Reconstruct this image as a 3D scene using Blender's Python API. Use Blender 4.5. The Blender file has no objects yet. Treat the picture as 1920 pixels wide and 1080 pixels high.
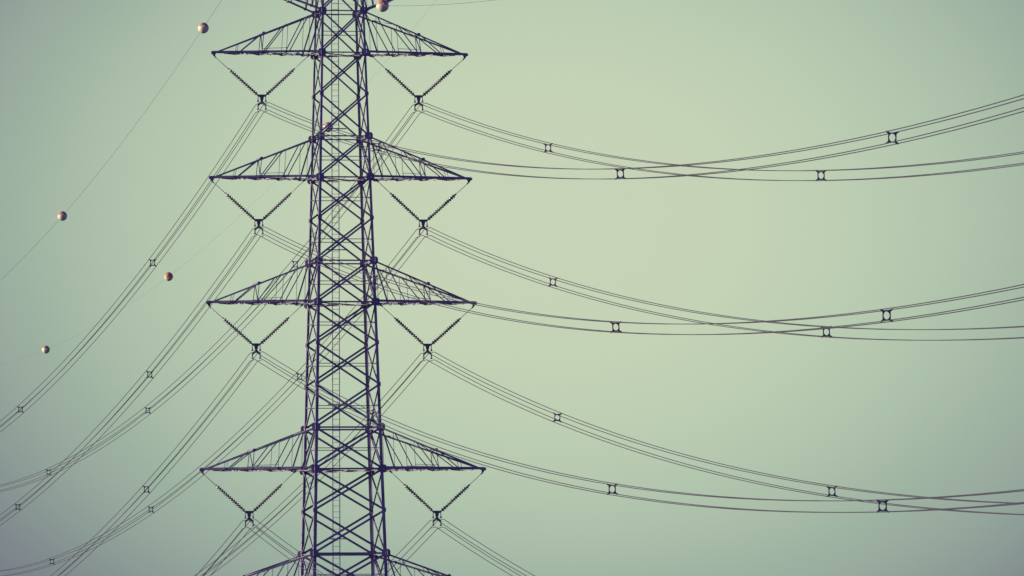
import bpy, math, random
from mathutils import Vector, Matrix
random.seed(7)
V = Vector
scene = bpy.context.scene
C = scene.collection

# ------------------------------------------------------------------ mesh helpers
class MB:
    """collects plates, angle bars, tubes and lathes for ONE mesh object"""
    def __init__(s): s.v = []; s.f = []; s.sm = []
    def prism(s, pts, d):
        n = len(pts); b = len(s.v); d = V(d)
        s.v += [V(p) for p in pts] + [V(p) + d for p in pts]
        for i in range(n):
            s.f.append((b+i, b+(i+1) % n, b+n+(i+1) % n, b+n+i)); s.sm.append(False)
        s.f.append(tuple(b+i for i in range(n))[::-1]); s.sm.append(False)
        s.f.append(tuple(b+n+i for i in range(n))); s.sm.append(False)
    def angle(s, p, q, A, B, w, t=.012, wb=None):
        """L-section bar from p to q, flanges along A and B from the heel"""
        p, q = V(p), V(q); d = (q-p); u = d.normalized()
        A = V(A); A = (A - u*A.dot(u)).normalized()
        B = V(B); B = (B - u*B.dot(u)); B = (B - A*A.dot(B)).normalized()
        wb = wb or w
        s.prism([p, p+A*w, p+A*w+B*t, p+A*t+B*t, p+A*t+B*wb, p+B*wb], d)
    def brace(s, p, q, inward, w, off=0., t=.010, flip=1, wb=None):
        """angle bar lying in a lattice face: wide flange in the face, second flange inward"""
        p, q = V(p), V(q); u = (q-p).normalized(); n = V(inward); n = (n-u*n.dot(u)).normalized()
        a = u.cross(n)*flip
        o = n*off - a*(w/2)
        s.angle(p+o, q+o, a, n, w, t, wb or w*.38)
    def box(s, c, x, y, z):
        c = V(c)
        s.prism([c+V((-x/2, -y/2, -z/2)), c+V((x/2, -y/2, -z/2)), c+V((x/2, y/2, -z/2)), c+V((-x/2, y/2, -z/2))], (0, 0, z))
    def bar(s, p, q, w, h=None):
        p, q = V(p), V(q); u = (q-p).normalized()
        a = u.cross(V((0, 0, 1)))
        if a.length < .01: a = u.cross(V((1, 0, 0)))
        a.normalize(); b = a.cross(u); h = h or w
        s.prism([p-a*w/2-b*h/2, p+a*w/2-b*h/2, p+a*w/2+b*h/2, p-a*w/2+b*h/2], q-p)
    def tube(s, path, r, n=6, caps=True):
        path = [V(p) for p in path]; b = len(s.v); m = len(path)
        for i, p in enumerate(path):
            u = (path[min(i+1, m-1)]-path[max(i-1, 0)]).normalized()
            a = u.cross(V((.01, .02, 1))).normalized(); c = a.cross(u)
            for k in range(n):
                t = 2*math.pi*k/n
                s.v.append(p+(a*math.cos(t)+c*math.sin(t))*r)
        for i in range(m-1):
            for k in range(n):
                k2 = (k+1) % n
                s.f.append((b+i*n+k, b+i*n+k2, b+(i+1)*n+k2, b+(i+1)*n+k)); s.sm.append(True)
        if caps:
            s.f.append(tuple(b+k for k in range(n))[::-1]); s.sm.append(False)
            s.f.append(tuple(b+(m-1)*n+k for k in range(n))); s.sm.append(False)
    def lathe(s, prof, p, axis, n=14, smooth=True):
        """prof: (distance along the axis, radius)"""
        p = V(p); u = V(axis).normalized(); a = u.cross(V((.01, 1, .02))).normalized(); c = u.cross(a); b = len(s.v)
        for d, r in prof:
            for k in range(n):
                t = 2*math.pi*k/n
                s.v.append(p+u*d+(a*math.cos(t)+c*math.sin(t))*r)
        for i in range(len(prof)-1):
            for k in range(n):
                k2 = (k+1) % n
                s.f.append((b+i*n+k, b+i*n+k2, b+(i+1)*n+k2, b+(i+1)*n+k)); s.sm.append(smooth)
        s.f.append(tuple(b+k for k in range(n))[::-1]); s.sm.append(False)
        s.f.append(tuple(b+(len(prof)-1)*n+k for k in range(n))); s.sm.append(False)
    def mesh(s, name, mat):
        me = bpy.data.meshes.new(name)
        me.from_pydata([tuple(p) for p in s.v], [], s.f)
        me.polygons.foreach_set('use_smooth', s.sm)
        import bmesh
        bm = bmesh.new(); bm.from_mesh(me); bmesh.ops.recalc_face_normals(bm, faces=bm.faces[:]); bm.to_mesh(me); bm.free()
        me.materials.append(mat); me.update()
        return me

def link(name, me, parent=None, loc=None):
    o = bpy.data.objects.new(name, me); C.objects.link(o)
    if parent: o.parent = parent
    if loc is not None: o.location = loc
    return o
def build(name, mb, mat, parent=None): return link(name, mb.mesh(name, mat), parent)
def tag(o, label, cat, group=None):
    o['label'] = label; o['category'] = cat
    if group: o['group'] = group
def empty(name, loc=(0, 0, 0)):
    o = bpy.data.objects.new(name, None); o.location = loc; C.objects.link(o); return o

# ------------------------------------------------------------------ materials
def material(name, c1, c2, rough=.6, metal=0., scale=1.5, bump=0., coat=0.):
    m = bpy.data.materials.new(name); m.use_nodes = True; nt = m.node_tree; b = nt.nodes['Principled BSDF']
    tc = nt.nodes.new('ShaderNodeTexCoord'); no = nt.nodes.new('ShaderNodeTexNoise'); mx = nt.nodes.new('ShaderNodeMix')
    mx.data_type = 'RGBA'; no.inputs['Scale'].default_value = scale; no.inputs['Detail'].default_value = 6
    rp = nt.nodes.new('ShaderNodeMapRange'); rp.inputs[1].default_value = .35; rp.inputs[2].default_value = .65
    nt.links.new(tc.outputs['Object'], no.inputs['Vector']); nt.links.new(no.outputs['Fac'], rp.inputs[0])
    nt.links.new(rp.outputs[0], mx.inputs['Factor'])
    mx.inputs['A'].default_value = (*c1, 1); mx.inputs['B'].default_value = (*c2, 1)
    nt.links.new(mx.outputs['Result'], b.inputs['Base Color'])
    b.inputs['Roughness'].default_value = rough; b.inputs['Metallic'].default_value = metal
    b.inputs['Coat Weight'].default_value = coat
    return m
M_STEEL = material('tower_steel', (.18, .158, .30), (.33, .29, .45), .55, scale=1.3)
M_SUNLIT = material('sunlit_steel', (.24, .225, .29), (.34, .32, .38), .5, scale=3.)  # paler copy of the steel; sunlit specks under the arms put into its colour
M_FIT = material('line_hardware', (.13, .125, .20), (.20, .19, .27), .45, scale=9.)
M_WIRE = material('aluminium_strand', (.042, .040, .075), (.066, .060, .10), .6, scale=.6)
M_PORC = material('glazed_porcelain', (.16, .15, .20), (.22, .20, .25), .22, scale=5., coat=.3)
M_GROUND = material('meadow', (.05, .06, .03), (.09, .085, .045), .95, scale=.02)

def ball_material():
    m = material('ball_paint', (.82, .79, .68), (.76, .73, .62), .45, scale=4.)
    nt = m.node_tree; b = nt.nodes['Principled BSDF']
    src = b.inputs['Base Color'].links[0].from_socket
    tc = nt.nodes.new('ShaderNodeTexCoord'); sp = nt.nodes.new('ShaderNodeSeparateXYZ'); gt = nt.nodes.new('ShaderNodeMath')
    gt.operation = 'GREATER_THAN'; gt.inputs[1].default_value = .0
    mx = nt.nodes.new('ShaderNodeMix'); mx.data_type = 'RGBA'; mx.inputs['B'].default_value = (.62, .33, .22, 1)
    nt.links.new(tc.outputs['Object'], sp.inputs[0]); nt.links.new(sp.outputs['Z'], gt.inputs[0])
    nt.links.new(gt.outputs[0], mx.inputs['Factor']); nt.links.new(src, mx.inputs['A']); nt.links.new(mx.outputs['Result'], b.inputs['Base Color'])
    return m
M_BALL = ball_material()

# ------------------------------------------------------------------ pylon geometry (metres; z = 0 at the viewer's eye level)
GROUND = -28.
ZN = [48.3, 45.75, 43.21, 40.65, 38.11, 35.51, 32.99, 30.50, 27.88, 25.35, 22.86, 20.31, 17.69, 15.16, 12.64, 10.01, 7.45]
def H(z): return 1.3202-.02855*(z-43.21) if z > 7.4 else 2.342+.052*(7.45-z)
ARM = {43.21: (40.65, 7.93), 35.51: (32.99, 8.12), 27.88: (25.35, 8.345), 17.69: (15.16, 8.83), 10.01: (7.45, 9.95)}   # top level: (bottom level, reach)
MAIN = {z for t, (b, a) in ARM.items() for z in (t, b)} | {48.3, 45.75}
MIDTIE = {(43.21, 40.65), (35.51, 32.99), (32.99, 30.50), (30.50, 27.88), (27.88, 25.35), (25.35, 22.86), (22.86, 20.31), (20.31, 17.69), (17.69, 15.16), (10.01, 7.45)}
def big(z): return (43.21-z)/33.2          # 0 at the top crossarm, 1 at the lowest in view
CORN = [(-1, -1), (1, -1), (1, 1), (-1, 1)]
def node(sx, sy, z): h = H(z); return V((sx*h, sy*h, z))

pylon = empty('lattice_pylon', (0, 0, GROUND))
tag(pylon, 'tall dark steel lattice pylon with pairs of pointed crossarms', 'pylon')
def part(name, mb, mat, parent=None):
    o = build(name, mb, mat, parent or pylon)
    if parent is None: o.location = (0, 0, -GROUND)
    return o

def octagon(cx, cz, w, h, c):
    return [(cx-w+c, cz-h), (cx+w-c, cz-h), (cx+w, cz-h+c), (cx+w, cz+h-c), (cx+w-c, cz+h), (cx-w+c, cz+h), (cx-w, cz+h-c), (cx-w, cz-h+c)]

# legs with their gusset plates
for sx, sy in CORN:
    m = MB()
    for za, zb in zip(ZN[:-1], ZN[1:]):
        w = .125+.075*max(0, min(1, big(.5*(za+zb))))
        m.angle(node(sx, sy, zb), node(sx, sy, za), (-sx, 0, 0), (0, -sy, 0), w, .016)
    leg = part('leg', m, M_STEEL)
    for i, z in enumerate(ZN[1:]):
        g = MB(); p = node(sx, sy, z); k = .95+.12*big(z)
        if z in MAIN: w, h, c = .25*k, .235*k, .095*k
        else: w, h, c = .125*k, .145*k, .05
        # plate on the broad face
        inn = .05 if z in MAIN else .075
        pts = octagon(p.x-sx*inn, p.z, w, h, c)
        g.prism([(x, p.y+sy*.004, zz) for x, zz in pts], (0, sy*.016, 0))
        # plate on the side face
        big_ = z in MAIN
        pts = octagon(p.y-sy*(.10 if big_ else .09), p.z, w*(1. if big_ else .7), h*(.8 if big_ else .7), c*(1. if big_ else .7))
        g.prism([(p.x+sx*.004, y, zz) for y, zz in pts], (sx*.016, 0, 0))
        # bolt heads
        for bx, bz in ((-.55, .5), (0, .6), (.55, .5), (-.6, -.45), (0, -.6), (.6, -.45)):
            g.lathe([(0, .016), (.018, .016)], (p.x-sx*inn+bx*w, p.y+sy*.02, p.z+bz*h), (0, sy, 0), 6, False)
        o = build('gusset_plate', g, M_STEEL, leg)

# crossed braces of each panel and face
def face_axes(k):
    (ax, ay), (bx, by) = CORN[k], CORN[(k+1) % 4]
    inward = V((-(ax+bx)/2, -(ay+by)/2, 0))
    return (ax, ay), (bx, by), inward
for za, zb in zip(ZN[:-1], ZN[1:]):
    for k in range(4):
        A, B, n = face_axes(k); broad = k in (0, 2); b_ = max(0, min(1, big(za)))
        w = (.100+.034*b_) if broad else (.054+.02*b_)
        m = MB()
        m.brace(node(*A, za), node(*B, zb), n, w, .020, flip=1, wb=None if broad else w*1.25)
        m.brace(node(*B, za), node(*A, zb), n, w, .034, flip=-1, wb=None if broad else w*1.25)
        # bolted lug where the two cross
        c = (node(*A, za)+node(*B, zb)+node(*B, za)+node(*A, zb))/4 + n*.014
        t = V((0, 0, 1)).cross(n)
        m.prism([c-t*.09-V((0, 0, .07)), c+t*.09-V((0, 0, .07)), c+t*.09+V((0, 0, .07)), c-t*.09+V((0, 0, .07))], n*.005)
        part('cross_brace', m, M_STEEL)
        if (za, zb) in MIDTIE and broad:
            zm = c.z; m = MB()
            m.brace(node(*A, zm), node(*B, zm), n, .045, .060, flip=-1)
            part('horizontal_tie', m, M_STEEL)
        elif (za, zb) in MIDTIE:
            zm = c.z; m = MB()
            m.brace(node(*A, zm), node(*B, zm), n, .04, .064, flip=-1)
            part('horizontal_tie', m, M_STEEL)

# horizontal frames at the crossarm levels
for z in sorted(MAIN):
    m = MB(); b_ = max(0, min(1, big(z)))
    for k in range(4):
        A, B, n = face_axes(k)
        m.brace(node(*A, z), node(*B, z), n, (.075+.035*b_) if k in (0, 2) else .075, .050, flip=1)
    fr = part('horizontal_frame', m, M_STEEL)
    if z in [q[0] for q in ARM.values()]:
        # plan bracing of the arm-bottom levels, second flange hanging down
        m = MB(); h = H(z)-.06; zz = z-.02
        m.angle((-h, -h, zz), (h, h, zz), (1, -1, 0), (0, 0, -1), .06, .008, .06)
        m.angle((-h, h, zz-.075), (h, -h, zz-.075), (1, 1, 0), (0, 0, -1), .06, .008, .06)
        for f in (-.5, 0, .5):
            m.angle((f*h, -h, zz-.012), (f*h, h, zz-.012), (1, 0, 0), (0, 0, -1), .05, .008, .06)
        build('plan_bracing', m, M_SUNLIT, fr)

# crossarms
def crossarm(zt, zb, a, sg, name='crossarm', horn=False):
    hb, ht = H(zb), H(zt)
    TIP = V((sg*a, 0, zb if not horn else 45.35))
    ty = .075; CHORD = .102+.022*max(0, min(1, big(zt)))
    def bot(u, sy): return V((sg*hb, sy*hb, zb)).lerp(TIP+V((0, sy*ty, 0)), u)
    def top(u, sy): return V((sg*ht, sy*ht, zt)).lerp(TIP+V((-sg*.18, sy*ty, .06)), u)
    m = MB()
    for sy in (-1, 1):
        m.angle(bot(0, sy), bot(1, sy), (0, -sy, 0), (0, 0, 1), CHORD*1.22, .014)
        m.angle(top(0, sy), top(1, sy), (0, -sy, 0), (0, 0, -1), CHORD*.88, .012)
    arm = part(name, m, M_STEEL)
    U = (.113, .318, .543, .775)
    du = .15/(a-hb)
    for sy in (-1, 1):
        n = V((0, -sy, 0)); s = MB()
        for k, u in enumerate(U):
            s.brace(bot(u, sy), top(u, sy), n, (.028, .028, .045, .028)[k], .016, .006)
        for k in range(3):
            s.brace(bot(U[k+1]-du, sy), top(U[k]+du*.6, sy), n, .06, .026, .008, flip=-1)
        s.brace(bot(U[3]-du, sy), top(U[2]+du*.6, sy), n, .062, .026, .008, flip=-1) if False else None
        s.brace(bot(U[0]-du*.1, sy), top(0, sy), n, .095, .026, .010)
        # small gussets along the chords
        for u in U:
            for q, w, h in (((bot(u, sy), .10, .06), (top(u, sy), .10, .085)) if u == U[2] else ((bot(u, sy)+V((0, 0, .05)), .11, .075),)):
                s.prism([q+V((x*w, -sy*.0, z*h)) for x, z in ((-.8, -1), (.8, -1), (1.1, .3), (.5, 1), (-.5, 1), (-1.1, .3))], (0, sy*.008, 0))
        build('side_lattice', s, M_STEEL, arm)
    # lattice in the bottom plane, flanges hanging down
    s = MB()
    st = [.0, .113, .215, .318, .43, .543, .66, .775, .88] if not horn else [0, .35]
    for i, u in enumerate(st[1:]):
        s.angle(bot(u, -1)-V((0, 0, .012)), bot(u, 1)-V((0, 0, .012)), (1, 0, 0), (0, 0, -1), .05, .007, .055)
    for i in range(len(st)-1) if not horn else ():
        p, q = (bot(st[i], -1), bot(st[i+1], 1)) if i % 2 == 0 else (bot(st[i], 1), bot(st[i+1], -1))
        s.angle(p-V((0, 0, .02)), q-V((0, 0, .02)), (1, 0, 0), (0, 0, -1), .045, .007, .05)
    build('bottom_lattice', s, M_SUNLIT if not horn else M_STEEL, arm)
    s = MB()
    for i in range(3):
        u0, u1 = (0,)+U[:2], U[:3]
        p, q = (top(u0[i], -1), top(u1[i], 1)) if i % 2 == 0 else (top(u0[i], 1), top(u1[i], -1))
        if i < 3 and not horn: s.angle(p-V((0, 0, .02)), q-V((0, 0, .02)), (1, 0, 0), (0, 0, -1), .035, .006)
    # frame across the arm at the third station
    u = U[2]
    s.bar(top(u, -1), top(u, 1), .16, .12); s.angle(bot(u, -1)+V((0, 0, .03)), top(u, 1), (1, 0, 0), (0, 1, 0), .05, .008)
    build('cross_frame', s, M_STEEL, arm)
    # end plate with a hanger eye
    s = MB()
    s.box(TIP+V((-sg*.09, 0, .02)), .30, .21, .15)
    s.prism([TIP+V((-sg*(.02), -.02, -.06)), TIP+V((-sg*.22, -.02, -.06)), TIP+V((-sg*.2, -.02, -.2)), TIP+V((-sg*.11, -.02, -.22))], (0, .04, 0))
    build('end_plate', s, M_STEEL, arm)
    if not horn:
        for sy in (-1, 1):
            s = MB()
            p, q = bot(U[1], sy)+V((0, 0, .28)), bot(U[2], sy)+V((0, 0, .24))
            s.bar(p, q, .028)
            for t in (0., 1.): r = p.lerp(q, t); s.bar(r, r-V((0, 0, .25)), .028)
            build('guard_rail', s, M_SUNLIT, arm)
    return arm
for zt, (zb, a) in ARM.items():
    for sg in (-1, 1): crossarm(zt, zb, a, sg)
for sg in (-1, 1): crossarm(45.75+1.2, 43.21, 6.7, sg, 'earth_wire_arm', True)

# climbing ladder on the far face with rest bars
m = MB()
def LP(z, x): return V((x, H(z)+.16, z))
for x in (-.245, .185):
    m.tube([LP(z, x) for z in (GROUND+33, 20, 33, 48.2)], .030, 6)
z = 5.2
while z < 48: m.bar(LP(z, -.245), LP(z, .185), .022); z += .355
lad = part('climbing_ladder', m, M_STEEL)
for zc in (36.2, 28.75, 19.25, 11.0):
    m = MB(); m.box(LP(zc, 0)+V((.06, .0, 0)), 1.2, .12, .06)
    build('rest_bar', m, M_STEEL, lad)

# lower part of the tower down to the ground, below the picture
m = MB(); LOW = [7.45, 4.6, 1.2, -3., -8., -14., -20.5, GROUND]
for za, zb in zip(LOW[:-1], LOW[1:]):
    for sx, sy in CORN: m.angle(node(sx, sy, zb), node(sx, sy, za), (-sx, 0, 0), (0, -sy, 0), .22, .018)
    for k in range(4):
        A, B, n = face_axes(k)
        m.brace(node(*A, za), node(*B, zb), n, .12, .020); m.brace(node(*B, za), node(*A, zb), n, .12, .034, flip=-1)
        m.brace(node(*A, zb), node(*B, zb), n, .10, .050)
for sx, sy in CORN: m.box(node(sx, sy, GROUND)+V((0, 0, .1)), 1.1, 1.1, .9)
part('lower_body', m, M_STEEL)

# ------------------------------------------------------------------ conductors
# phase: (x, z of the bundle centre at the pylon, reach of its arm, level of arm bottom)
PH = {'LA': (-4.86, 37.49, 7.93, 40.65), 'LB': (-5.11, 29.86, 8.12, 32.99), 'LC': (-5.32, 22.25, 8.345, 25.35), 'LD': (-5.83, 12.03, 8.83, 15.16),
      'RA': (4.89, 37.52, 7.93, 40.65), 'RB': (5.11, 29.87, 8.12, 32.99), 'RC': (5.31, 22.24, 8.345, 25.35), 'RD': (5.81, 12.00, 8.83, 15.16)}
FAR = {'LA': (-.1673, .000419), 'LB': (-.1643, .000407), 'LC': (-.1650, .000403), 'LD': (-.166, .00041), 'RA': (-.1689, .000421), 'RB': (-.1682, .000421), 'RC': (-.168, .00043), 'RD': (-.167, .00041)}
NEAR = {'LA': (.16006, .000435), 'LB': (.1551, .000423), 'LC': (.1555, .000424), 'LD': (.156, .000425), 'RA': (.16064, .000435), 'RB': (.15766, .000427), 'RC': (.15686, .000425), 'RD': (.157, .000425)}
ARMNAME = {'A': 'topmost full crossarm', 'B': 'second full crossarm down', 'C': 'third full crossarm down', 'D': 'lowest full crossarm'}
SIDE = {'L': 'left', 'R': 'right'}
HB = .238
def sag(k, s):
    a, b = FAR[k] if s >= 0 else NEAR[k]
    return PH[k][1]+a*s+b*s*s
def steps(lo, hi):
    out = []; s = lo
    while s < hi: out.append(s); s += 2. if abs(s) < 12 else 5.
    return out+[hi]
for k, (x, z, a, zb) in PH.items():
    e = empty('conductor_bundle', (x, 0, z))
    tag(e, 'four slender grey conductor wires hung from the %s half of the %s' % (SIDE[k[0]], ARMNAME[k[1]]), 'power line', 'four-wire conductor bundles')
    for dx in (-HB, HB):
        for dz in (-HB, HB):
            m = MB(); m.tube([(dx, s, sag(k, s)-z+dz) for s in steps(-366, 398)], .021, 6)
            build('wire', m, M_WIRE, e)

# V-shaped insulator sets with yoke and clamps
def disc_mesh():
    m = MB()
    m.lathe([(-.068, .054), (-.034, .062), (-.022, .095), (.0, .122), (.018, .128), (.034, .12), (.026, .085), (.04, .070), (.068, .054)], (0, 0, 0), (0, 0, 1), 14)
    return m.mesh('disc', M_PORC)
DISC = disc_mesh()
def yoke_mesh():
    m = MB(); t = .022
    def plate(pts): m.prism([(x, -t/2, z) for x, z in pts], (0, t, 0))
    plate([(-.27, .64), (.27, .64), (.27, .56), (.24, .51), (.13, .48), (.105, .40), (.10, .32), (.06, .25), (-.06, .25), (-.10, .32), (-.105, .40), (-.13, .48), (-.24, .51), (-.27, .56)])
    plate([(-.06, .25), (.06, .25), (.12, .17), (.225, .08), (.275, -.01), (.275, -.12), (.205, -.12), (.19, -.05), (.12, .01), (.05, .05), (-.05, .05), (-.12, .01), (-.19, -.05), (-.205, -.12), (-.275, -.12), (-.275, -.01), (-.225, .08), (-.12, .17)])
    for x in (-.09, 0, .09):
        m.lathe([(0, .022), (.03, .022)], (x, -t/2-.03, .575), (0, 1, 0), 6, False)
    return m.mesh('yoke_plate', M_FIT)
YOKE = yoke_mesh()
def clamp_mesh(drop):
    m = MB()
    m.tube([(0, -.17, -.035), (0, -.09, -.004), (0, 0, .006), (0, .09, -.004), (0, .17, -.035)], .044, 8)
    m.box((0, 0, .05), .06, .10, .09)
    m.bar((0, 0, .06), (0, 0, drop), .042)
    return m.mesh('clamp', M_FIT)
CL_UP, CL_LO = clamp_mesh(.30), clamp_mesh(.17)
for k, (x, z, a, zb) in PH.items():
    sg = -1 if k[0] == 'L' else 1
    e = empty('insulator_set', (x, 0, z))
    tag(e, 'V-shaped pair of ribbed insulator strings under the %s half of the %s' % (SIDE[k[0]], ARMNAME[k[1]]), 'insulator', 'V-shaped insulator sets on the crossarms')
    yk = link('yoke_plate', YOKE, e)
    for dx in (-HB, HB):
        link('clamp', CL_UP, yk, (dx, 0, HB)); link('clamp', CL_LO, yk, (dx, 0, -HB))
    xo = sg*(a-.14)-x; zo = zb-.19-z
    for end in (xo, -xo):
        low = V((math.copysign(.255, end), 0, .60)); hi = V((end, 0, zo if end == xo else zb-.10-z)); d = (hi-low); L = d.length; u = d/L
        st = MB(); n = 14; pitch = .158; L0 = .07
        st.tube([low, low+u*(L0+pitch*n+.10)], .050, 8)
        st.lathe([(0, .03), (.03, .06), (.06, .06), (.09, .03)], low+u*(L0+pitch*n+.06), u, 10)
        so = build('insulator_string', st, M_PORC, e)
        q = V((0, 0, 1)).rotation_difference(u)
        for i in range(n):
            d_ = link('disc', DISC, so, low+u*(L0+pitch*(i+.5))); d_.rotation_mode = 'QUATERNION'; d_.rotation_quaternion = q
        lr = MB(); lr.tube([low+u*(L0+pitch*n+.10), hi], .019, 6); lr.lathe([(0, .02), (.03, .042), (.10, .042), (.13, .02)], hi-u*.16, u, 8)
        if end != xo: lr.box(hi+V((0, 0, .02)), .10, .05, .17)
        build('link_rod', lr, M_FIT, e)

# spacers
def spacer_meshes():
    m = MB(); n = 32; w, h, c = .172, .205, .07; t = .05
    out, inn = [], []
    for i in range(n):
        th = 2*math.pi*(i+.5)/n; cx, cz = math.cos(th), math.sin(th)
        s = (abs(cx)**5+abs(cz)**5)**(-1/5.)
        out.append((w*cx*s, h*cz*s)); inn.append((.128*cx, .160*cz))
    b = len(m.v)
    for y in (-t/2, t/2):
        m.v += [V((x, y, z)) for x, z in out]+[V((x, y, z)) for x, z in inn]
    for i in range(n):
        j = (i+1) % n
        for q in ((i, j, n+j, n+i), (2*n+i, 3*n+i, 3*n+j, 2*n+j), (i, 2*n+i, 2*n+j, j), (n+i, n+j, 3*n+j, 3*n+i)):
            m.f.append(tuple(b+r for r in q)); m.sm.append(False)
    ring = m.mesh('ring_frame', M_FIT)
    arms = []
    for sx in (-1, 1):
        for sz in (-1, 1):
            a = MB()
            p, q = V((sx*.135, 0, sz*.175)), V((sx*HB, 0, sz*HB))
            d = (q-p).normalized(); nn = V((-d.z, 0, d.x))
            a.prism([p+nn*.05-V((0, .02, 0)), p-nn*.05-V((0, .02, 0)), q-nn*.026-V((0, .02, 0)), q+nn*.026-V((0, .02, 0))], (0, .04, 0))
            a.tube([q-V((0, .07, 0)), q+V((0, .07, 0))], .034, 8)
            arms.append(a.mesh('clamp_arm', M_FIT))
    return ring, arms
RING, CARMS = spacer_meshes()
SP = {'LA': (46, 115.3, -39.6, -104.6, -156.9), 'LB': (46, 115.3, -39.6, -104.4, -156.6), 'LC': (46.4, -39.6, -104.2, -156.4),
      'RA': (46.2, 114.9, 172.4, -39.7, -104.5), 'RB': (46.1, 115.1, 172.3, -39.6, -104.3), 'RC': (-39.5, -104.2)}
ORD = ['first', 'second', 'third']
for k, ss in SP.items():
    n = {True: 0, False: 0}
    for s in ss:
        i = n[s > 0]; n[s > 0] += 1
        e = empty('wire_spacer', (PH[k][0], s, sag(k, s)))
        e.rotation_euler = (random.uniform(-.08, .08), random.uniform(-.05, .05), random.uniform(-.10, .10))
        tag(e, '%s spacer out to the %s, on wires from the %s tip of the %s' % (ORD[i], 'left' if s > 0 else 'right', SIDE[k[0]], ARMNAME[k[1]].replace('full ', '').replace(' down', '')), 'spacer', 'square spacers clamped on the wire bundles')
        link('ring_frame', RING, e)
        for c in CARMS: link('clamp_arm', c, e)

# overhead earth wires and their marker balls
AH, ZH = 6.7, 44.84
EW = {'L': ((-.1449, 3.925e-4), (.142, 3.99e-4)), 'R': ((-.1343, 3.512e-4), (.115, 3.2e-4))}
def esag(k, s): a, b = EW[k][0 if s >= 0 else 1]; return ZH+a*s+b*s*s
for k in 'LR':
    m = MB(); X = AH*(-1 if k == 'L' else 1)
    m.tube([(0, s, esag(k, s)-ZH) for s in steps(-350, 365)], .0085 if k == 'L' else .0035, 6)
    o = build('earth_wire', m, M_WIRE, None); o.location = (X, 0, ZH)
    tag(o, {'L': 'thin overhead wire carrying marker balls past the upper left corner and across the top',
            'R': 'thin faint overhead wire carrying marker balls behind the pylon down to the left'}[k], 'wire', 'overhead earth wires')
    m = MB(); m.tube([(X, -.2, ZH-.03), (X, 0, ZH), (X, .2, ZH-.03)], .03, 8); m.bar((X, 0, ZH), (X, 0, 45.15), .03)
    h = build('earth_wire_clamp', m, M_FIT, None); tag(h, 'small hanger clamp holding the thin overhead wire above the %s earth wire arm' % SIDE[k], 'clamp', 'earth wire clamps')
def ball_mesh():
    m = MB(); R = .345; n = 20
    prof = [(-R*math.cos(math.pi*i/n), R*max(.02, math.sin(math.pi*i/n))) for i in range(n+1)]
    m.lathe(prof, (0, 0, 0), (0, 0, 1), 32)
    return m.mesh('marker_ball', M_BALL)
BALL = ball_mesh()
def flange_mesh():
    m = MB(); m.lathe([(-.012, .352), (.012, .352)], (0, 0, 0), (0, 0, 1), 32)
    for t in (-1, 1): m.tube([(0, t*.33, 0), (0, t*.44, 0)], .035, 8)
    return m.mesh('joint_flange', M_BALL)
FL = flange_mesh()
BL = [('L', 11.3, (-.32, .12), 'red and white marker ball on the wire in the upper left corner of the sky'),
      ('L', 77.4, (-.3, -.05), 'red and white marker ball near the left edge, lower on the same wire as another'),
      ('L', -52., (-.24, .0), 'large red and white marker ball before the arm at the top of the pylon'),
      ('R', 43.3, (-.6, .1), 'marker ball seen through the steelwork beside the second full crossarm'),
      ('R', 115.8, (.32, .0), 'mostly pink marker ball alone in the sky between the left wire bundles'),
      ('R', 187.3, (-.14, .25), 'smallest marker ball, low at the left edge above the wire bundles')]
for k, s, (rx, ry), lab in BL:
    o = link('marker_ball', BALL, None, (AH*(-1 if k == 'L' else 1), s, esag(k, s)))
    o.rotation_euler = (rx, ry, 0)
    tag(o, lab, 'marker ball', 'aircraft warning balls on the earth wires')
    f = link('joint_flange', FL, o)

# ------------------------------------------------------------------ camera
f, pitch, roll, yaw, az, D = 13808.3217, .05814489681457404, -.0092422483668118, .19577963885910335, .17261608368561285, 450.
cam = bpy.data.cameras.new('camera'); co = bpy.data.objects.new('camera', cam); C.objects.link(co)
pos = V((-D*math.sin(az), -D*math.cos(az), 0))
fw = V((math.sin(yaw)*math.cos(pitch), math.cos(yaw)*math.cos(pitch), math.sin(pitch)))
r0 = V((math.cos(yaw), -math.sin(yaw), 0)); u0 = r0.cross(fw)
r = r0*math.cos(roll)+u0*math.sin(roll); u = -r0*math.sin(roll)+u0*math.cos(roll)
co.matrix_world = Matrix(((r.x, u.x, -fw.x, pos.x), (r.y, u.y, -fw.y, pos.y), (r.z, u.z, -fw.z, pos.z), (0, 0, 0, 1)))
cam.sensor_width = 36; cam.lens = f*36/1920; cam.clip_start = 1; cam.clip_end = 20000
scene.camera = co

# ------------------------------------------------------------------ ground: flat land with the low hill the viewer stands on
m = MB(); N = 60; R = 7000.
def gz(x, y):
    d2 = (x-pos.x)**2+(y-pos.y)**2
    return GROUND+26.3*math.exp(-d2/(2*75.**2))
rad = [0]+[8*1.17**i for i in range(44)]
b = []
for i, rr in enumerate(rad):
    for k in range(N):
        t = 2*math.pi*k/N; x, y = pos.x+rr*math.cos(t), pos.y+rr*math.sin(t); m.v.append(V((x, y, gz(x, y))))
for i in range(1, len(rad)-1):
    for k in range(N): m.f.append((i*N+k, (i+1)*N+k, (i+1)*N+(k+1) % N, i*N+(k+1) % N)); m.sm.append(True)
m.f.append(tuple(N+k for k in range(N))); m.sm.append(True)
go = build('ground', m, M_GROUND); go['kind'] = 'structure'

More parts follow.
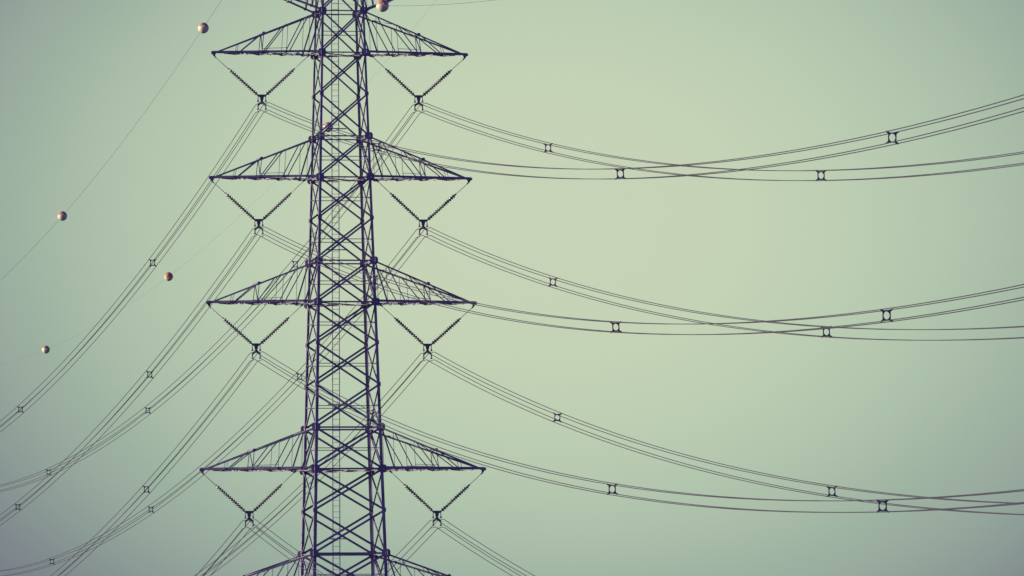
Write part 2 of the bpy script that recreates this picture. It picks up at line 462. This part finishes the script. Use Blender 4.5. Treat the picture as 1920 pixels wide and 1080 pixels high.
# ------------------------------------------------------------------ light
SUN_EL = math.radians(9.); SUN_AZ = yaw-math.radians(92.)          # clockwise from +Y
sd = V((math.sin(SUN_AZ)*math.cos(SUN_EL), math.cos(SUN_AZ)*math.cos(SUN_EL), math.sin(SUN_EL)))
sl = bpy.data.lights.new('sun', 'SUN'); sl.energy = 5.0; sl.angle = math.radians(.5); sl.color = (1., .92, .57)
so = bpy.data.objects.new('sun', sl); C.objects.link(so); so.rotation_mode = 'QUATERNION'; so.rotation_quaternion = sd.to_track_quat('Z', 'Y')

w = bpy.data.worlds.new('World'); scene.world = w; w.use_nodes = True; nt = w.node_tree; nd = nt.nodes; lk = nt.links
bg = nd['Background']; bg.inputs['Strength'].default_value = .1
sky = nd.new('ShaderNodeTexSky'); sky.sky_type = 'NISHITA'; sky.sun_disc = False; sky.sun_elevation = SUN_EL; sky.sun_rotation = SUN_AZ % (2*math.pi)
tint = nd.new('ShaderNodeMix'); tint.data_type = 'RGBA'; tint.blend_type = 'MULTIPLY'; tint.inputs['Factor'].default_value = 1
tint.inputs['B'].default_value = (.66, .46, 1.45, 1)
lk.new(sky.outputs[0], tint.inputs['A'])
# added pale glow with vignette falloff around the view, purple sky beyond for fill
px = lambda X, Y: (fw+r*((X-960)/f)-u*((Y-540)/f)).normalized()
g0 = px(1035, 412)
tc = nd.new('ShaderNodeTexCoord')
gx = r0; gy = r0.cross(g0).normalized()
def dot(v):
    n = nd.new('ShaderNodeVectorMath'); n.operation = 'DOT_PRODUCT'; lk.new(tc.outputs['Generated'], n.inputs[0]); n.inputs[1].default_value = tuple(v); return n.outputs['Value']
def math_(op, a, b=None):
    n = nd.new('ShaderNodeMath'); n.operation = op
    for i, q in enumerate((a, b)):
        if q is None: continue
        if isinstance(q, (int, float)): n.inputs[i].default_value = q
        else: lk.new(q, n.inputs[i])
    return n.outputs[0]
SC = 1000/f                        # about four degrees
gxo = g0.cross(gy).normalized()
dx = math_('DIVIDE', dot(gxo), SC); dy = math_('DIVIDE', dot(gy), SC/1.42)
dist = math_('SQRT', math_('ADD', math_('MULTIPLY', dx, dx), math_('MULTIPLY', dy, dy)))
front = math_('GREATER_THAN', dot(g0), 0.)
# faint unevenness of the glow
no = nd.new('ShaderNodeTexNoise'); no.inputs['Scale'].default_value = 14.; no.inputs['Detail'].default_value = 3
lk.new(tc.outputs['Generated'], no.inputs['Vector'])
dist = math_('ADD', dist, math_('MULTIPLY', math_('SUBTRACT', no.outputs['Fac'], .5), .15))
ramp = nd.new('ShaderNodeValToRGB'); lk.new(math_('DIVIDE', dist, 4.), ramp.inputs[0])
def lin(c): return tuple((x/255/12.92 if x <= 10 else ((x/255+.055)/1.055)**2.4) for x in c)
STOPS = [(0., (199, 211, 182)), (.2, (199, 211, 182)), (.4, (196, 210, 181)), (.6, (187, 205, 178)), (.7, (182, 200, 175)), (.8, (175, 195, 172)), (.9, (167, 187, 167)), (1., (158, 178, 162)), (1.1, (151, 169, 157)), (1.2, (140, 156, 150)), (1.3, (129, 140, 142)), (1.4, (121, 127, 136)), (1.6, (108, 110, 128)), (2.2, (88, 84, 112)), (4., (76, 66, 104))]
el = ramp.color_ramp.elements
while len(el) > 1: el.remove(el[-1])
for i, (p_, c_) in enumerate(STOPS):
    e = el[0] if i == 0 else el.new(p_/4)
    e.position = p_/4; L_ = lin(c_); e.color = (*L_, 1)
ramp.color_ramp.interpolation = 'EASE' if False else 'LINEAR'
gl = nd.new('ShaderNodeMix'); gl.data_type = 'RGBA'; gl.blend_type = 'MULTIPLY'; gl.inputs['Factor'].default_value = 1
sc_ = nd.new('ShaderNodeCombineColor'); 
for i in range(3): sc_.inputs[i].default_value = 10.
gl.clamp_result = False
lk.new(ramp.outputs[0], gl.inputs['A']); lk.new(sc_.outputs[0], gl.inputs['B'])
ad = nd.new('ShaderNodeMix'); ad.data_type = 'RGBA'; ad.clamp_result = False
glow_mask = nd.new('ShaderNodeMapRange'); glow_mask.interpolation_type = 'SMOOTHSTEP'; lk.new(dist, glow_mask.inputs[0])
glow_mask.inputs[1].default_value = 1.5; glow_mask.inputs[2].default_value = 4.; glow_mask.inputs[3].default_value = 1.; glow_mask.inputs[4].default_value = 0.
lk.new(math_('MULTIPLY', glow_mask.outputs[0], front), ad.inputs['Factor'])
lk.new(tint.outputs['Result'], ad.inputs['A']); lk.new(gl.outputs['Result'], ad.inputs['B'])
lk.new(ad.outputs['Result'], bg.inputs['Color'])

scene.render.engine = 'CYCLES'
vs = scene.view_settings; vs.view_transform = 'Standard'; vs.look = 'None'; vs.exposure = 0; vs.gamma = 1; vs.use_curve_mapping = False
